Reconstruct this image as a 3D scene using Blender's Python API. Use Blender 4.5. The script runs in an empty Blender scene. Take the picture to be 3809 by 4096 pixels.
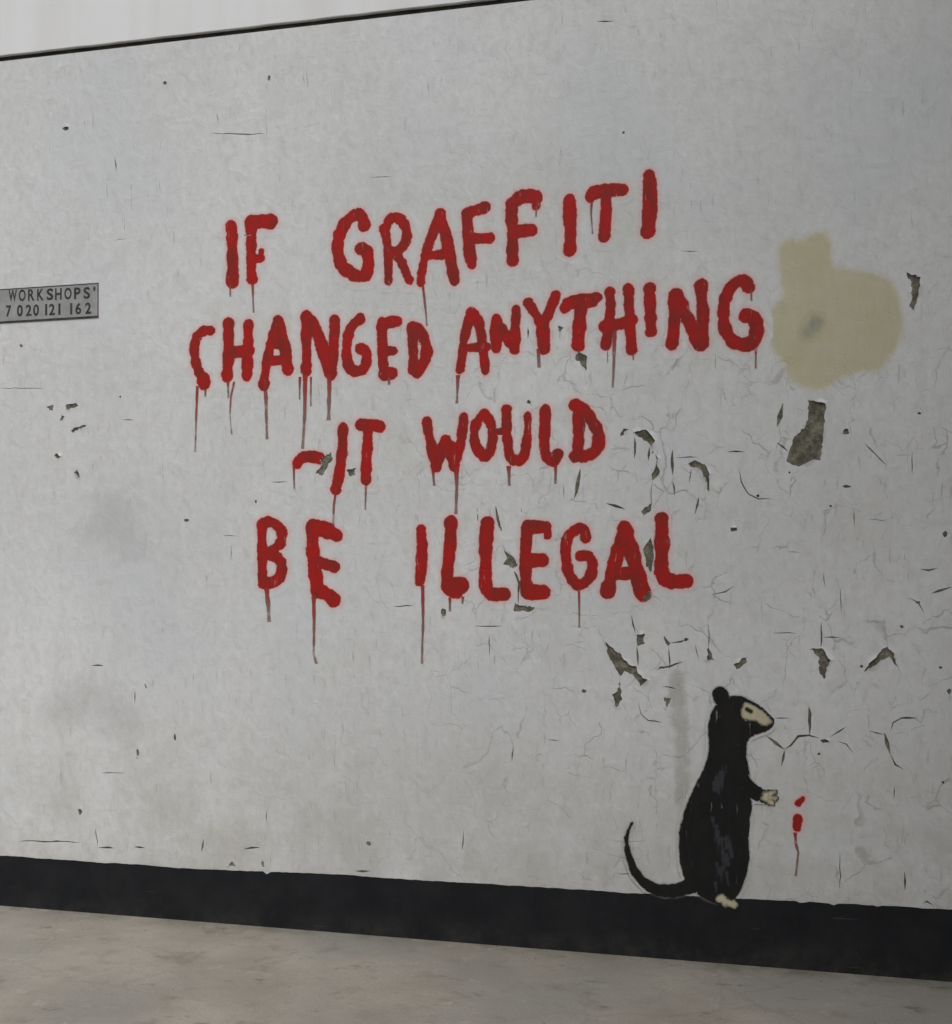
import bpy, math, random
import numpy as np
from mathutils import Vector
from mathutils.geometry import delaunay_2d_cdt

scene = bpy.context.scene
COL = scene.collection
R = math.radians
rng = random.Random(7)

# ------------------------------------------------------------------ camera, world, sun, exposure
YAW = math.atan(4500 / 20410)           # the camera looks a little to the left along the wall
CD = 5.05                               # metres from the wall
HC = 1.6                                # eye height
F = 4500.0                              # focal length in photo pixels
CU, HV = 1904.5, 2378.0                 # principal column, horizon row

cam = bpy.data.cameras.new('camera')
cam.sensor_fit = 'VERTICAL'; cam.sensor_height = 24.0; cam.sensor_width = 24.0
cam.lens = 24.0 * F / 4096
cam.shift_y = (HV - 2048) / 4096
cam.clip_end = 600
camo = bpy.data.objects.new('camera', cam); COL.objects.link(camo)
camo.location = (0, -CD, HC); camo.rotation_euler = (R(90), 0, YAW)
scene.camera = camo

SUN_EL, SUN_AZ = R(50), R(38)           # azimuth measured from -y towards +x
world = bpy.data.worlds.new('World'); scene.world = world; world.use_nodes = True
wn, wl = world.node_tree.nodes, world.node_tree.links
wn.clear()
sky = wn.new('ShaderNodeTexSky'); sky.sky_type = 'NISHITA'; sky.sun_disc = False
sky.sun_elevation = SUN_EL; sky.sun_rotation = math.pi - SUN_AZ
sky.dust_density = 5.0; sky.air_density = 1.0
hs = wn.new('ShaderNodeHueSaturation'); hs.inputs['Saturation'].default_value = 0.12
bg = wn.new('ShaderNodeBackground'); bg.inputs['Strength'].default_value = 0.11
wo = wn.new('ShaderNodeOutputWorld')
wl.new(sky.outputs[0], hs.inputs['Color']); wl.new(hs.outputs[0], bg.inputs[0]); wl.new(bg.outputs[0], wo.inputs[0])

sd = bpy.data.lights.new('sun', 'SUN'); sd.energy = 1.3; sd.angle = R(45); sd.color = (1.0, 0.99, 0.975)
so = bpy.data.objects.new('sun', sd); COL.objects.link(so)
sdir = Vector((math.sin(SUN_AZ) * math.cos(SUN_EL), -math.cos(SUN_AZ) * math.cos(SUN_EL), math.sin(SUN_EL)))
so.rotation_euler = (-sdir).to_track_quat('-Z', 'Y').to_euler(); so.location = (3, -12, 14)

vs = scene.view_settings
vs.view_transform = 'Standard'; vs.look = 'None'; vs.gamma = 1; vs.use_curve_mapping = False
vs.exposure = -0.08
scene.render.filter_size = 2.1
scene.cycles.transparent_max_bounces = 24

# ------------------------------------------------------------------ measured points on the wall
def W(u, v):
    """photo pixel -> (x, z) on the wall plane y = 0"""
    k = (u - CU) / F
    dx = -math.sin(YAW) + k * math.cos(YAW); dy = math.cos(YAW) + k * math.sin(YAW)
    t = CD / dy
    return dx * t, HC + (HV - v) / F * t
def ppm(u):
    k = (u - CU) / F
    return F * (math.cos(YAW) + k * math.sin(YAW)) / CD
CROPS = {'0': (0, 0, 1.0), 'a': (700, 600, 1.3207), 'b': (1700, 600, 1.3207), 'c': (900, 1500, 1.3207), 'd': (1600, 1500, 1.3207),
         'l': (0, 1024, 1.849), 'r': (2300, 2450, 1.2253), 'p': (2800, 800, 1.593), 's': (0, 1050, 3.698), 't': (0, 0, 0.9706),
         'm': (2300, 1600, 1.2253), 'g': (2500, 3300, 1.4125), 'h': (0, 3200, 1.4223), 'i': (1300, 3300, 1.4223), 'e': (3000, 3050, 3.614),
         'k': (0, 2000, 1.4223), 'q': (3200, 2000, 2.2085)}
def S(c, pts):
    ox, oy, s = CROPS[c]
    return [(ox + x / s, oy + y / s) for x, y in pts]
def SW(c, pts): return [W(u, v) for u, v in S(c, pts)]
def gz(x): return -0.0172 - 0.0115 * x          # pavement level falls slightly to the right

# ------------------------------------------------------------------ helpers
def tag(o, label=None, cat=None, group=None, kind=None):
    if label: o['label'] = label
    if cat: o['category'] = cat
    if group: o['group'] = group
    if kind: o['kind'] = kind
    return o
def link(name, me, mat=None, parent=None, loc=(0, 0, 0)):
    o = bpy.data.objects.new(name, me); COL.objects.link(o)
    if mat: me.materials.append(mat)
    o.location = loc
    if parent: o.parent = parent
    return o
def empty(name, loc, label, cat, group=None, kind=None):
    o = bpy.data.objects.new(name, None); COL.objects.link(o); o.location = loc; o.empty_display_size = 0.1
    return tag(o, label, cat, group, kind)
def mesh(name, v, f):
    me = bpy.data.meshes.new(name); me.from_pydata([tuple(map(float, p)) for p in v], [], f); me.update(); return me
def box_geo(x0, x1, y0, y1, z0, z1, V=None, Fc=None):
    V = [] if V is None else V; Fc = [] if Fc is None else Fc
    n = len(V)
    V += [(x0, y0, z0), (x1, y0, z0), (x1, y1, z0), (x0, y1, z0), (x0, y0, z1), (x1, y0, z1), (x1, y1, z1), (x0, y1, z1)]
    Fc += [tuple(n + i for i in q) for q in ((0, 3, 2, 1), (4, 5, 6, 7), (0, 1, 5, 4), (1, 2, 6, 5), (2, 3, 7, 6), (3, 0, 4, 7))]
    return V, Fc

class NT:
    def __init__(self, name, rough=0.85, spec=0.3):
        self.m = bpy.data.materials.new(name); self.m.use_nodes = True
        self.n = self.m.node_tree.nodes; self.l = self.m.node_tree.links
        self.n.clear()
        self.out = self.n.new('ShaderNodeOutputMaterial'); self.b = self.n.new('ShaderNodeBsdfPrincipled')
        self.b.inputs['Roughness'].default_value = rough; self.b.inputs['Specular IOR Level'].default_value = spec
        self.l.new(self.b.outputs[0], self.out.inputs[0])
        self.tc = self.n.new('ShaderNodeNewGeometry')
        self.pos = self.tc.outputs['Position']
    def set(self, sock, val):
        if hasattr(val, 'is_linked') or hasattr(val, 'links'): self.l.new(val, sock)
        elif isinstance(val, (tuple, list)) and len(val) == 3 and sock.type == 'RGBA': sock.default_value = (*val, 1)
        else: sock.default_value = val
    def map(self, scale=(1, 1, 1), loc=(0, 0, 0), src=None):
        n = self.n.new('ShaderNodeMapping'); n.inputs['Scale'].default_value = scale; n.inputs['Location'].default_value = loc
        self.l.new(src or self.pos, n.inputs[0]); return n.outputs[0]
    def noise(self, scale, vec=None, detail=4, rough=0.55, dist=0):
        n = self.n.new('ShaderNodeTexNoise'); n.inputs['Scale'].default_value = scale; n.inputs['Detail'].default_value = detail
        n.inputs['Roughness'].default_value = rough; n.inputs['Distortion'].default_value = dist
        self.l.new(vec or self.pos, n.inputs['Vector']); return n.outputs['Fac']
    def warp(self, amp, scale, vec=None):
        n = self.n.new('ShaderNodeTexNoise'); n.inputs['Scale'].default_value = scale; n.inputs['Detail'].default_value = 4
        self.l.new(vec or self.pos, n.inputs['Vector'])
        m = self.n.new('ShaderNodeVectorMath'); m.operation = 'MULTIPLY_ADD'
        self.l.new(n.outputs['Color'], m.inputs[0]); m.inputs[1].default_value = (amp, amp, amp); self.l.new(vec or self.pos, m.inputs[2])
        return m.outputs[0]
    def voro(self, scale, vec, feature='DISTANCE_TO_EDGE'):
        n = self.n.new('ShaderNodeTexVoronoi'); n.feature = feature; n.inputs['Scale'].default_value = scale
        self.l.new(vec, n.inputs['Vector']); return n.outputs['Distance']
    def rng(self, x, a, b, c=0.0, d=1.0, smooth=True):
        n = self.n.new('ShaderNodeMapRange'); n.interpolation_type = 'SMOOTHSTEP' if smooth else 'LINEAR'; n.clamp = True
        self.set(n.inputs[0], x); n.inputs[1].default_value = a; n.inputs[2].default_value = b
        n.inputs[3].default_value = c; n.inputs[4].default_value = d; return n.outputs[0]
    def math(self, op, a, b=0.0, c=None):
        n = self.n.new('ShaderNodeMath'); n.operation = op; self.set(n.inputs[0], a); self.set(n.inputs[1], b)
        if c is not None: self.set(n.inputs[2], c)
        return n.outputs[0]
    def mix(self, fac, a, b, mode='MIX'):
        n = self.n.new('ShaderNodeMix'); n.data_type = 'RGBA'; n.blend_type = mode; n.clamp_factor = True
        self.set(n.inputs[0], fac); self.set(n.inputs[6], a); self.set(n.inputs[7], b); return n.outputs[2]
    def sep(self, vec=None):
        n = self.n.new('ShaderNodeSeparateXYZ'); self.l.new(vec or self.pos, n.inputs[0]); return n.outputs
    def attr(self, name):
        n = self.n.new('ShaderNodeAttribute'); n.attribute_name = name; return n.outputs['Fac']
    def color(self, c): self.set(self.b.inputs['Base Color'], c)
    def bump(self, h, dist=0.004, strength=1.0):
        n = self.n.new('ShaderNodeBump'); n.inputs['Distance'].default_value = dist; n.inputs['Strength'].default_value = strength
        self.l.new(h, n.inputs['Height']); self.l.new(n.outputs[0], self.b.inputs['Normal'])
    def alpha(self, a):
        t = self.n.new('ShaderNodeBsdfTransparent'); m = self.n.new('ShaderNodeMixShader')
        self.set(m.inputs[0], a); self.l.new(t.outputs[0], m.inputs[1]); self.l.new(self.b.outputs[0], m.inputs[2])
        self.l.new(m.outputs[0], self.out.inputs[0])

# ------------------------------------------------------------------ materials
def wall_relief(k):
    """shared fine relief of the painted render: roller texture, trowel waves, vertical brushing"""
    a = k.noise(170, detail=3); b = k.noise(1.0, k.map((26, 26, 2.2)), detail=5, rough=0.6); c = k.noise(9, detail=5, rough=0.6)
    return k.math('ADD', k.math('ADD', k.math('MULTIPLY', a, 0.12), k.math('MULTIPLY', b, 0.45)), k.math('MULTIPLY', c, 0.6))

def coat_color(k):
    """white wall paint: brushed, blotched, finely crazed where the render is failing; returns colour and relief"""
    x, y, z = k.sep()
    big = k.noise(0.8, detail=5, rough=0.6)
    col = k.mix(k.rng(big, 0.32, 0.7), (0.645, 0.655, 0.66), (0.745, 0.755, 0.765))
    streak = k.noise(1.0, k.map((7, 1, 0.8)), detail=5, rough=0.65)
    col = k.mix(k.rng(streak, 0.42, 0.75, 0, 0.2), col, (0.52, 0.52, 0.515))
    bl = k.noise(3.2, detail=5, rough=0.7)
    col = k.mix(k.rng(bl, 0.5, 0.78, 0, 0.45), col, (0.54, 0.54, 0.52))
    mot = k.noise(1.0, k.map((24, 1, 17)), detail=4, rough=0.7)
    col = k.mix(k.rng(mot, 0.38, 0.7, 0, 0.27), col, (0.47, 0.47, 0.46))
    pale = k.noise(1.0, k.map((22, 1, 19), (4, 0, 8)), detail=3, rough=0.6)
    col = k.mix(k.rng(pale, 0.54, 0.74, 0, 0.38), col, (0.80, 0.81, 0.81))
    cool = k.noise(1.1, k.map((1, 1, 0.8), (8, 0, 2)), detail=4)
    col = k.mix(k.rng(cool, 0.5, 0.72, 0, 0.5), col, (0.60, 0.635, 0.66))
    olive = k.noise(1.4, k.map((1, 1, 0.7), (2, 0, 11)), detail=5, rough=0.65)
    col = k.mix(k.rng(olive, 0.54, 0.76, 0, 0.5), col, (0.56, 0.555, 0.49))
    lump = k.noise(1.0, k.map((11, 1, 10), (3, 0, 6)), detail=4, rough=0.6, dist=0.8)
    col = k.mix(k.rng(lump, 0.5, 0.72, 0, 0.26), col, (0.50, 0.50, 0.48))
    # fine vertical brush-line cracks
    vm = k.noise(2.2, k.map((1, 1, 1), (9, 2, 1)), detail=3)
    vl = k.noise(1.0, k.map((52, 1, 8)), detail=3, rough=0.6)
    vc = k.math('MULTIPLY', k.rng(vl, 0.60, 0.72), k.rng(vm, 0.36, 0.6))
    col = k.mix(k.math('MULTIPLY', vc, 0.34), col, (0.27, 0.265, 0.25))
    hl = k.noise(1.0, k.map((6, 1, 80), (2, 0, 7)), detail=3, rough=0.6)
    hc = k.math('MULTIPLY', k.rng(hl, 0.65, 0.75), k.rng(vm, 0.42, 0.6))
    col = k.mix(k.math('MULTIPLY', hc, 0.42), col, (0.27, 0.265, 0.25))
    # hairline crazing of the paint skin: broken polygon nets at two sizes, mostly on the failing right half
    wv = k.warp(0.22, 5.0)
    e1 = k.voro(4.2, k.map((1.2, 0.02, 0.85), (3, 0, 1), src=wv)); e2 = k.voro(9.5, k.map((1.15, 0.02, 0.8), (1, 0, 5), src=wv))
    zone = k.math('MULTIPLY', k.rng(x, -2.3, -0.4), k.rng(z, 3.4, 2.3))
    br1 = k.noise(6.0, k.map((1, 1, 1), (6, 1, 2)), detail=4, rough=0.65); br2 = k.noise(5.0, k.map((1, 1, 1), (2, 1, 9)), detail=4, rough=0.65)
    g1 = k.math('MULTIPLY', k.rng(br1, 0.46, 0.58), k.math('MULTIPLY_ADD', zone, 0.8, 0.2))
    g2 = k.math('MULTIPLY', k.rng(br2, 0.50, 0.62), k.math('MULTIPLY_ADD', zone, 0.85, 0.15))
    c1 = k.math('MULTIPLY', k.rng(e1, 0.003, 0.014, 1, 0), g1); c2 = k.math('MULTIPLY', k.rng(e2, 0.006, 0.028, 1, 0), g2)
    cr = k.math('MAXIMUM', c1, k.math('MULTIPLY', c2, 0.75))
    col = k.mix(k.math('MULTIPLY', cr, 0.42), col, (0.23, 0.225, 0.20))
    # splash dirt low down, stretched upward as painted-in shade against ground bounce
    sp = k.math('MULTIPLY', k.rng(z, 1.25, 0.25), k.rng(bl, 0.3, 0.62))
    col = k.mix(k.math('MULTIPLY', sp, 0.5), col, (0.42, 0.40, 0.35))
    h = k.math('ADD', k.math('MULTIPLY', mot, 0.35), k.math('MULTIPLY', lump, 1.1))
    h = k.math('ADD', h, k.math('MULTIPLY', k.noise(150, detail=2), 0.12))
    h = k.math('SUBTRACT', h, k.math('MULTIPLY', k.math('MAXIMUM', cr, vc), 0.35))
    return col, h
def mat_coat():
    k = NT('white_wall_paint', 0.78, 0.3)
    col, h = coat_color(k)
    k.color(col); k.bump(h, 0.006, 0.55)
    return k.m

def mat_bare():
    k = NT('bare_render', 0.95, 0.15)
    a = k.noise(17, detail=6, rough=0.75); g = k.noise(120, detail=3)
    col = k.mix(k.rng(a, 0.38, 0.66), (0.105, 0.10, 0.075), (0.29, 0.275, 0.215))
    col = k.mix(k.rng(g, 0.45, 0.75, 0, 0.6), col, (0.07, 0.065, 0.05))
    k.color(col); k.bump(k.math('ADD', a, k.math('MULTIPLY', g, 0.5)), 0.006, 0.8)
    return k.m

def mat_fascia():
    k = NT('fascia_paint', 0.7, 0.35)
    st = k.noise(1.0, k.map((5, 1, 0.25), (2, 0, 0)), detail=4); b = k.noise(2.0, detail=5)
    col = k.mix(k.rng(st, 0.35, 0.7), (0.80, 0.805, 0.82), (0.74, 0.745, 0.745))
    col = k.mix(k.rng(b, 0.5, 0.75, 0, 0.25), col, (0.68, 0.68, 0.655))
    k.color(col); k.bump(wall_relief(k), 0.004, 0.4)
    return k.m

def mat_plinth():
    k = NT('black_plinth_paint', 0.75, 0.18)
    x, y, z = k.sep()
    a = k.noise(4, detail=6, rough=0.65); g = k.noise(50, detail=4, rough=0.7)
    col = k.mix(k.rng(a, 0.35, 0.7), (0.0115, 0.0125, 0.015), (0.019, 0.0198, 0.0225))
    col = k.mix(k.rng(g, 0.55, 0.8, 0, 0.5), col, (0.03, 0.03, 0.03))
    dust = k.math('MULTIPLY', k.rng(z, 0.13, -0.01), k.rng(k.noise(6, detail=6, rough=0.7), 0.35, 0.75))
    col = k.mix(k.math('MULTIPLY', dust, 0.4), col, (0.08, 0.074, 0.058))
    sc = k.noise(1.0, k.map((3, 1, 60)), detail=3)
    col = k.mix(k.rng(sc, 0.7, 0.76, 0, 0.25), col, (0.12, 0.12, 0.125))
    k.color(col); k.bump(wall_relief(k), 0.006, 0.6)
    return k.m

def mat_paint(name, core_a, core_b, mist_c, mist_amt, rag, halo, soft=0.004, dry=0.0, op=1.0, spk=0.3, base=None):
    """hand-applied paint: the 'edge' attribute is the metres outside (+) or inside (-) the brushed shape;
    past the edge the skin carries the wall paint it was brushed over"""
    k = NT(name, 0.7, 0.3)
    e0 = k.attr('edge')
    n1 = k.noise(70, detail=4, rough=0.7); n2 = k.noise(16, detail=3)
    jig = k.math('ADD', k.math('MULTIPLY', k.math('SUBTRACT', n1, 0.5), rag), k.math('MULTIPLY', k.math('SUBTRACT', n2, 0.5), rag * 1.9))
    e = k.math('ADD', e0, jig)
    core = k.rng(e, soft, -soft)
    br = k.noise(1.0, k.map((30, 1, 7)), detail=4, rough=0.65)
    depth = k.rng(e0, -0.004, -0.022)
    pool = k.noise(7, detail=3, rough=0.5)
    tone = k.math('MULTIPLY', k.math('MULTIPLY_ADD', depth, 0.35, 0.65), k.rng(k.math('ADD', k.math('MULTIPLY', br, 0.5), k.math('MULTIPLY', pool, 0.5)), 0.38, 0.6))
    col = k.mix(tone, core_a, core_b)
    fade = k.rng(e0, halo * 0.9, 0.0)
    speck = k.rng(k.noise(95, detail=2), 0.32, 0.62)
    mist = k.math('MULTIPLY', k.math('MULTIPLY', k.math('POWER', fade, 1.3), mist_amt), k.math('MULTIPLY_ADD', speck, spk, 1 - spk))
    if dry > 0:
        d = k.rng(k.noise(1.0, k.map((48, 1, 10), (3, 0, 2)), detail=4, rough=0.7), 0.62, 0.74, 0, dry)
        core = k.math('MULTIPLY', core, k.math('SUBTRACT', 1.0, d))
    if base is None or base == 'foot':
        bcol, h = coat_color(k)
        if base == 'foot': bcol = k.mix(k.rng(k.sep()[2], 0.2745, 0.2695), bcol, (0.014, 0.0145, 0.016))
    else: bcol, h = base, br
    under = k.mix(k.math('MULTIPLY', mist, op), bcol, mist_c)
    k.color(k.mix(k.math('MULTIPLY', core, op), under, col))
    k.bump(h, 0.006, 0.5)
    return k.m

def mat_drip():
    k = NT('run_of_red_paint', 0.5, 0.4)
    e = k.attr('edge'); al = k.attr('along')
    n = k.noise(40, detail=3)
    core = k.rng(k.math('ADD', e, k.math('MULTIPLY', k.math('SUBTRACT', n, 0.5), 0.003)), 0.0025, -0.0015)
    col = k.mix(k.rng(al, 0.08, 0.55), (0.36, 0.03, 0.024), (0.27, 0.125, 0.10))
    k.color(col)
    gaps = k.rng(k.noise(1.0, k.map((2, 1, 14)), detail=3), 0.28, 0.5, 0.45, 1.0)
    fade = k.rng(al, 0.3, 1.0, 0.85, 0.6)
    k.alpha(k.math('MULTIPLY', k.math('MULTIPLY', core, fade), gaps))
    return k.m

def mat_ground():
    k = NT('worn_concrete', 0.9, 0.25)
    a = k.noise(1.3, k.map((1, 1.2, 1)), detail=7, rough=0.65); b = k.noise(5.0, detail=7, rough=0.7); g = k.noise(140, detail=3, rough=0.7)
    col = k.mix(k.rng(a, 0.33, 0.68), (0.30, 0.272, 0.228), (0.40, 0.368, 0.315))
    c = k.noise(0.9, k.map((1, 1, 1), (7, 3, 0)), detail=3)
    col = k.mix(k.rng(c, 0.45, 0.65, 0, 0.6), col, (0.27, 0.265, 0.25))
    col = k.mix(k.rng(b, 0.52, 0.72, 0, 0.55), col, (0.17, 0.155, 0.12))
    st = k.noise(5.0, k.map((1, 1.8, 1), (3, 5, 0)), detail=5, rough=0.7)
    col = k.mix(k.rng(st, 0.6, 0.72, 0, 0.65), col, (0.10, 0.095, 0.08))
    col = k.mix(k.rng(k.noise(11, k.map((1, 1, 1), (1, 5, 0)), detail=4), 0.62, 0.72, 0, 0.4), col, (0.45, 0.42, 0.37))
    x, y, z = k.sep()
    dirt = k.math('MULTIPLY', k.rng(y, -0.16, -0.01), k.rng(k.noise(4.5, detail=5, rough=0.7), 0.36, 0.68))
    col = k.mix(k.math('MULTIPLY', dirt, 0.55), col, (0.13, 0.12, 0.085))
    cr = k.voro(0.9, k.warp(0.5, 1.6)); cg = k.rng(k.noise(0.8, detail=2), 0.45, 0.55)
    ck = k.math('MULTIPLY', k.rng(cr, 0.003, 0.012, 1, 0), cg)
    col = k.mix(k.math('MULTIPLY', ck, 0.12), col, (0.12, 0.11, 0.09))
    col = k.mix(k.rng(g, 0.4, 0.75, 0, 0.4), col, (0.16, 0.15, 0.13))
    k.color(col)
    k.bump(k.math('ADD', k.math('MULTIPLY', g, 0.35), b), 0.006, 0.6)
    return k.m

def mat_simple(name, c1, c2, scale, rough=0.8, bump=0.003):
    k = NT(name, rough, 0.3); a = k.noise(scale, detail=6, rough=0.65)
    k.color(k.mix(k.rng(a, 0.35, 0.7), c1, c2)); k.bump(a, bump, 0.6); return k.m

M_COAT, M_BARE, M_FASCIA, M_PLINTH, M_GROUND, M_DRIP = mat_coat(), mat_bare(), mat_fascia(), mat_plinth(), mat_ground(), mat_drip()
M_RED = mat_paint('red_brush_paint', (0.245, 0.019, 0.013), (0.43, 0.008, 0.007), (0.80, 0.40, 0.38), 0.55, 0.0105, 0.034, 0.003, 0.45)
M_CREAM = mat_paint('cream_cover_paint', (0.58, 0.54, 0.39), (0.53, 0.505, 0.325), (0.62, 0.57, 0.46), 0.6, 0.022, 0.035, 0.012, 0.18, 0.9, 0.1)
M_BLACK = mat_paint('black_stencil_paint', (0.011, 0.0105, 0.010), (0.006, 0.006, 0.0065), (0.16, 0.155, 0.14), 0.5, 0.011, 0.012, 0.0025, 0.55, base='foot')
M_EYE = mat_paint('dark_eye_paint', (0.02, 0.02, 0.018), (0.012, 0.012, 0.011), (0.2, 0.18, 0.13), 0.3, 0.010, 0.006, 0.005, base=(0.5, 0.46, 0.32))
M_PALE = mat_paint('pale_stencil_paint', (0.50, 0.46, 0.32), (0.60, 0.56, 0.40), (0.2, 0.18, 0.13), 0.3, 0.026, 0.010, 0.008, 0.8, base=(0.008, 0.008, 0.0085))
M_SMOKE = mat_paint('smoky_grey_stencil_paint', (0.04, 0.042, 0.05), (0.055, 0.058, 0.068), (0.016, 0.017, 0.02), 0.5, 0.012, 0.008, 0.004, 0.6, 0.75, base=(0.008, 0.008, 0.0085))
M_SMUDGE = mat_paint('grey_smudge', (0.40, 0.385, 0.30), (0.30, 0.295, 0.25), (0.5, 0.48, 0.36), 0.5, 0.03, 0.02, 0.02, 0.3, 0.8, base=(0.53, 0.505, 0.325))
M_GRIME = mat_paint('grey_grime', (0.40, 0.405, 0.40), (0.36, 0.365, 0.36), (0.45, 0.45, 0.44), 0.3, 0.14, 0.02, 0.10, 0.0, 0.27)
M_STAIN = mat_paint('grey_wet_stain', (0.30, 0.28, 0.23), (0.42, 0.41, 0.38), (0.45, 0.43, 0.38), 0.6, 0.05, 0.02, 0.02, 0.85, 0.45)
M_SIGN = mat_simple('sign_face', (0.29, 0.295, 0.30), (0.38, 0.38, 0.385), 14, 0.5, 0.001)
M_SIGNDARK = mat_simple('sign_print', (0.03, 0.029, 0.024), (0.075, 0.072, 0.06), 25, 0.6, 0.001)
M_JOINT = mat_simple('joint_shade_tone', (0.02, 0.019, 0.015), (0.06, 0.055, 0.04), 9, 0.9)  # near-black tone painted for the shade inside the open joint
M_GRIT = mat_simple('grit', (0.10, 0.09, 0.07), (0.30, 0.28, 0.24), 60, 0.95)
M_ROAD = mat_simple('asphalt', (0.045, 0.045, 0.045), (0.07, 0.07, 0.068), 30, 0.9, 0.006)
M_KERB = mat_simple('kerb_stone', (0.28, 0.27, 0.25), (0.36, 0.35, 0.33), 12, 0.85)
M_BRICK = mat_simple('shade_building_render', (0.22, 0.20, 0.17), (0.30, 0.28, 0.24), 4, 0.9)  # face of the added unseen building, paled to bounce light onto the ground
M_FRAME = mat_simple('window_frame_paint', (0.6, 0.6, 0.58), (0.7, 0.7, 0.68), 8, 0.5)
M_GLASS = mat_simple('dark_window_glass', (0.02, 0.022, 0.025), (0.03, 0.032, 0.035), 2, 0.08, 0.0)

# ------------------------------------------------------------------ setting: pavement, kerb, road
def slab(name, x0, x1, y0, y1, dz, depth, mat, nx=40):
    V, Fc = [], []
    for i in range(nx + 1):
        x = x0 + (x1 - x0) * i / nx; z = gz(x) + dz
        V += [(x, y0, z), (x, y1, z), (x, y1, z - depth), (x, y0, z - depth)]
    for i in range(nx):
        a, b = 4 * i, 4 * i + 4
        for j in range(4):
            jj = (j + 1) % 4
            Fc.append((a + j, b + j, b + jj, a + jj))
    Fc += [(0, 1, 2, 3), (4 * nx + 3, 4 * nx + 2, 4 * nx + 1, 4 * nx)]
    return link(name, mesh(name, V, Fc), mat)
tag(slab('pavement', -40, 40, -6.6, 0.25, 0.0, 0.3, M_GROUND), 'worn tan concrete pavement along the foot of the wall', None, None, 'structure')
for i in range(-20, 20):
    x0 = i * 0.92
    k = slab('kerb', x0, x0 + 0.912, -6.752, -6.603, 0.004, 0.3, M_KERB, 1); tag(k, None, None, None, 'structure')
tag(slab('road', -300, 300, -300, 300, -0.125, 0.2, M_ROAD, 2), 'grey asphalt road beyond the pavement', None, None, 'structure')

V, Fc = [], []
for i in range(420):
    x = rng.uniform(-5.0, 2.2); d = abs(rng.gauss(0, 0.05)) if i % 3 else rng.uniform(0.05, 1.0)
    y = -0.006 - d; r = rng.uniform(0.0015, 0.0045) * (1.6 if rng.random() < 0.08 else 1); z = gz(x)
    n = len(V); a0 = rng.uniform(0, 6)
    V.append((x, y, z + r * rng.uniform(0.7, 1.1)))
    for q in range(5):
        rr = r * rng.uniform(0.7, 1.4); V.append((x + rr * math.cos(a0 + q * 1.257), y + rr * math.sin(a0 + q * 1.257), z - 0.0005))
    Fc += [(n, n + 1 + q, n + 1 + (q + 1) % 5) for q in range(5)]
tag(link('grit', mesh('grit', V, Fc), M_GRIT), 'loose grit and crumbs of render along the foot of the wall', 'grit', None, 'stuff')

# ------------------------------------------------------------------ the wall
XL, XR = -9.0, 3.48
ZJ = 4.302                                # top of the painted wall, under the open joint
ZF = 4.328                                # lower edge of the fascia
wall = empty('painted_wall', (-3, 0, 0), 'long white painted street wall with peeling patches and a black base', 'wall', None, 'thing')
def wlink(name, me, mat): return link(name, me, mat, wall, (3, 0, 0))

V, Fc = box_geo(XL, XR, 0.0065, 0.35, -0.4, ZJ - 0.001)
box_geo(XL, XR, 0.075, 0.352, ZJ - 0.001, ZF + 0.01, V, Fc)
box_geo(XL, XR, 0.03, 0.353, ZF + 0.01, 6.2, V, Fc)
wlink('masonry', mesh('masonry', V, Fc), M_BARE)

# chips, bare patches and cracks: real openings in the paint coat
def jag(poly, amp, seg):
    out = []
    n = len(poly)
    for i in range(n):
        a, b = poly[i], poly[(i + 1) % n]
        L = math.hypot(b[0] - a[0], b[1] - a[1]); m = max(1, int(L / seg))
        for j in range(m):
            t = j / m
            q = amp if j else amp * 0.3
            out.append((a[0] + (b[0] - a[0]) * t + rng.uniform(-q, q), a[1] + (b[1] - a[1]) * t + rng.uniform(-q, q)))
    return out
def slit(pts, w):
    """tapered crack polygon along a polyline; w in metres"""
    P = [pts[0]]
    for a, b in zip(pts, pts[1:]):
        L = math.hypot(b[0] - a[0], b[1] - a[1]); m = max(1, int(L / 0.03))
        for j in range(1, m + 1):
            t = j / m; q = 0.0035 if j < m else 0
            P.append((a[0] + (b[0] - a[0]) * t + rng.uniform(-q, q), a[1] + (b[1] - a[1]) * t + rng.uniform(-q, q)))
    n = len(P); up, dn = [], []
    for i, p in enumerate(P):
        a = P[max(0, i - 1)]; b = P[min(n - 1, i + 1)]
        dx, dz = b[0] - a[0], b[1] - a[1]; L = math.hypot(dx, dz) or 1
        t = i / (n - 1); r = 0.5 * w * (math.sin(math.pi * (0.08 + 0.84 * t)) ** 0.6) * rng.uniform(0.7, 1.25)
        if i in (0, n - 1): r *= 0.25
        up.append((p[0] - dz / L * r, p[1] + dx / L * r)); dn.append((p[0] + dz / L * r, p[1] - dx / L * r))
    return up + dn[::-1]
def blob(c, x, y, rx, ry):
    ox, oy, s = CROPS[c]; u, v = ox + x / s, oy + y / s
    X, Z = W(u, v); m = s * ppm(u)
    n = 9
    return [(X + rx / m * math.cos(i * 2 * math.pi / n) * rng.uniform(0.7, 1.25), Z + ry / m * math.sin(i * 2 * math.pi / n) * rng.uniform(0.7, 1.25)) for i in range(n)]

HOLES = []     # (polygon, is_patch)
def hole(c, pts, patch=True): HOLES.append((jag(SW(c, pts), 0.0048, 0.011), patch))
def crack(c, pts, w):
    ox, oy, s = CROPS[c]; u = ox + pts[0][0] / s
    HOLES.append((slit(SW(c, pts), w / s / ppm(u)), w / s > 13))
def chip(c, x, y, rx, ry): HOLES.append((blob(c, x, y, rx, ry), max(rx, ry) / CROPS[c][2] > 9))

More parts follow.
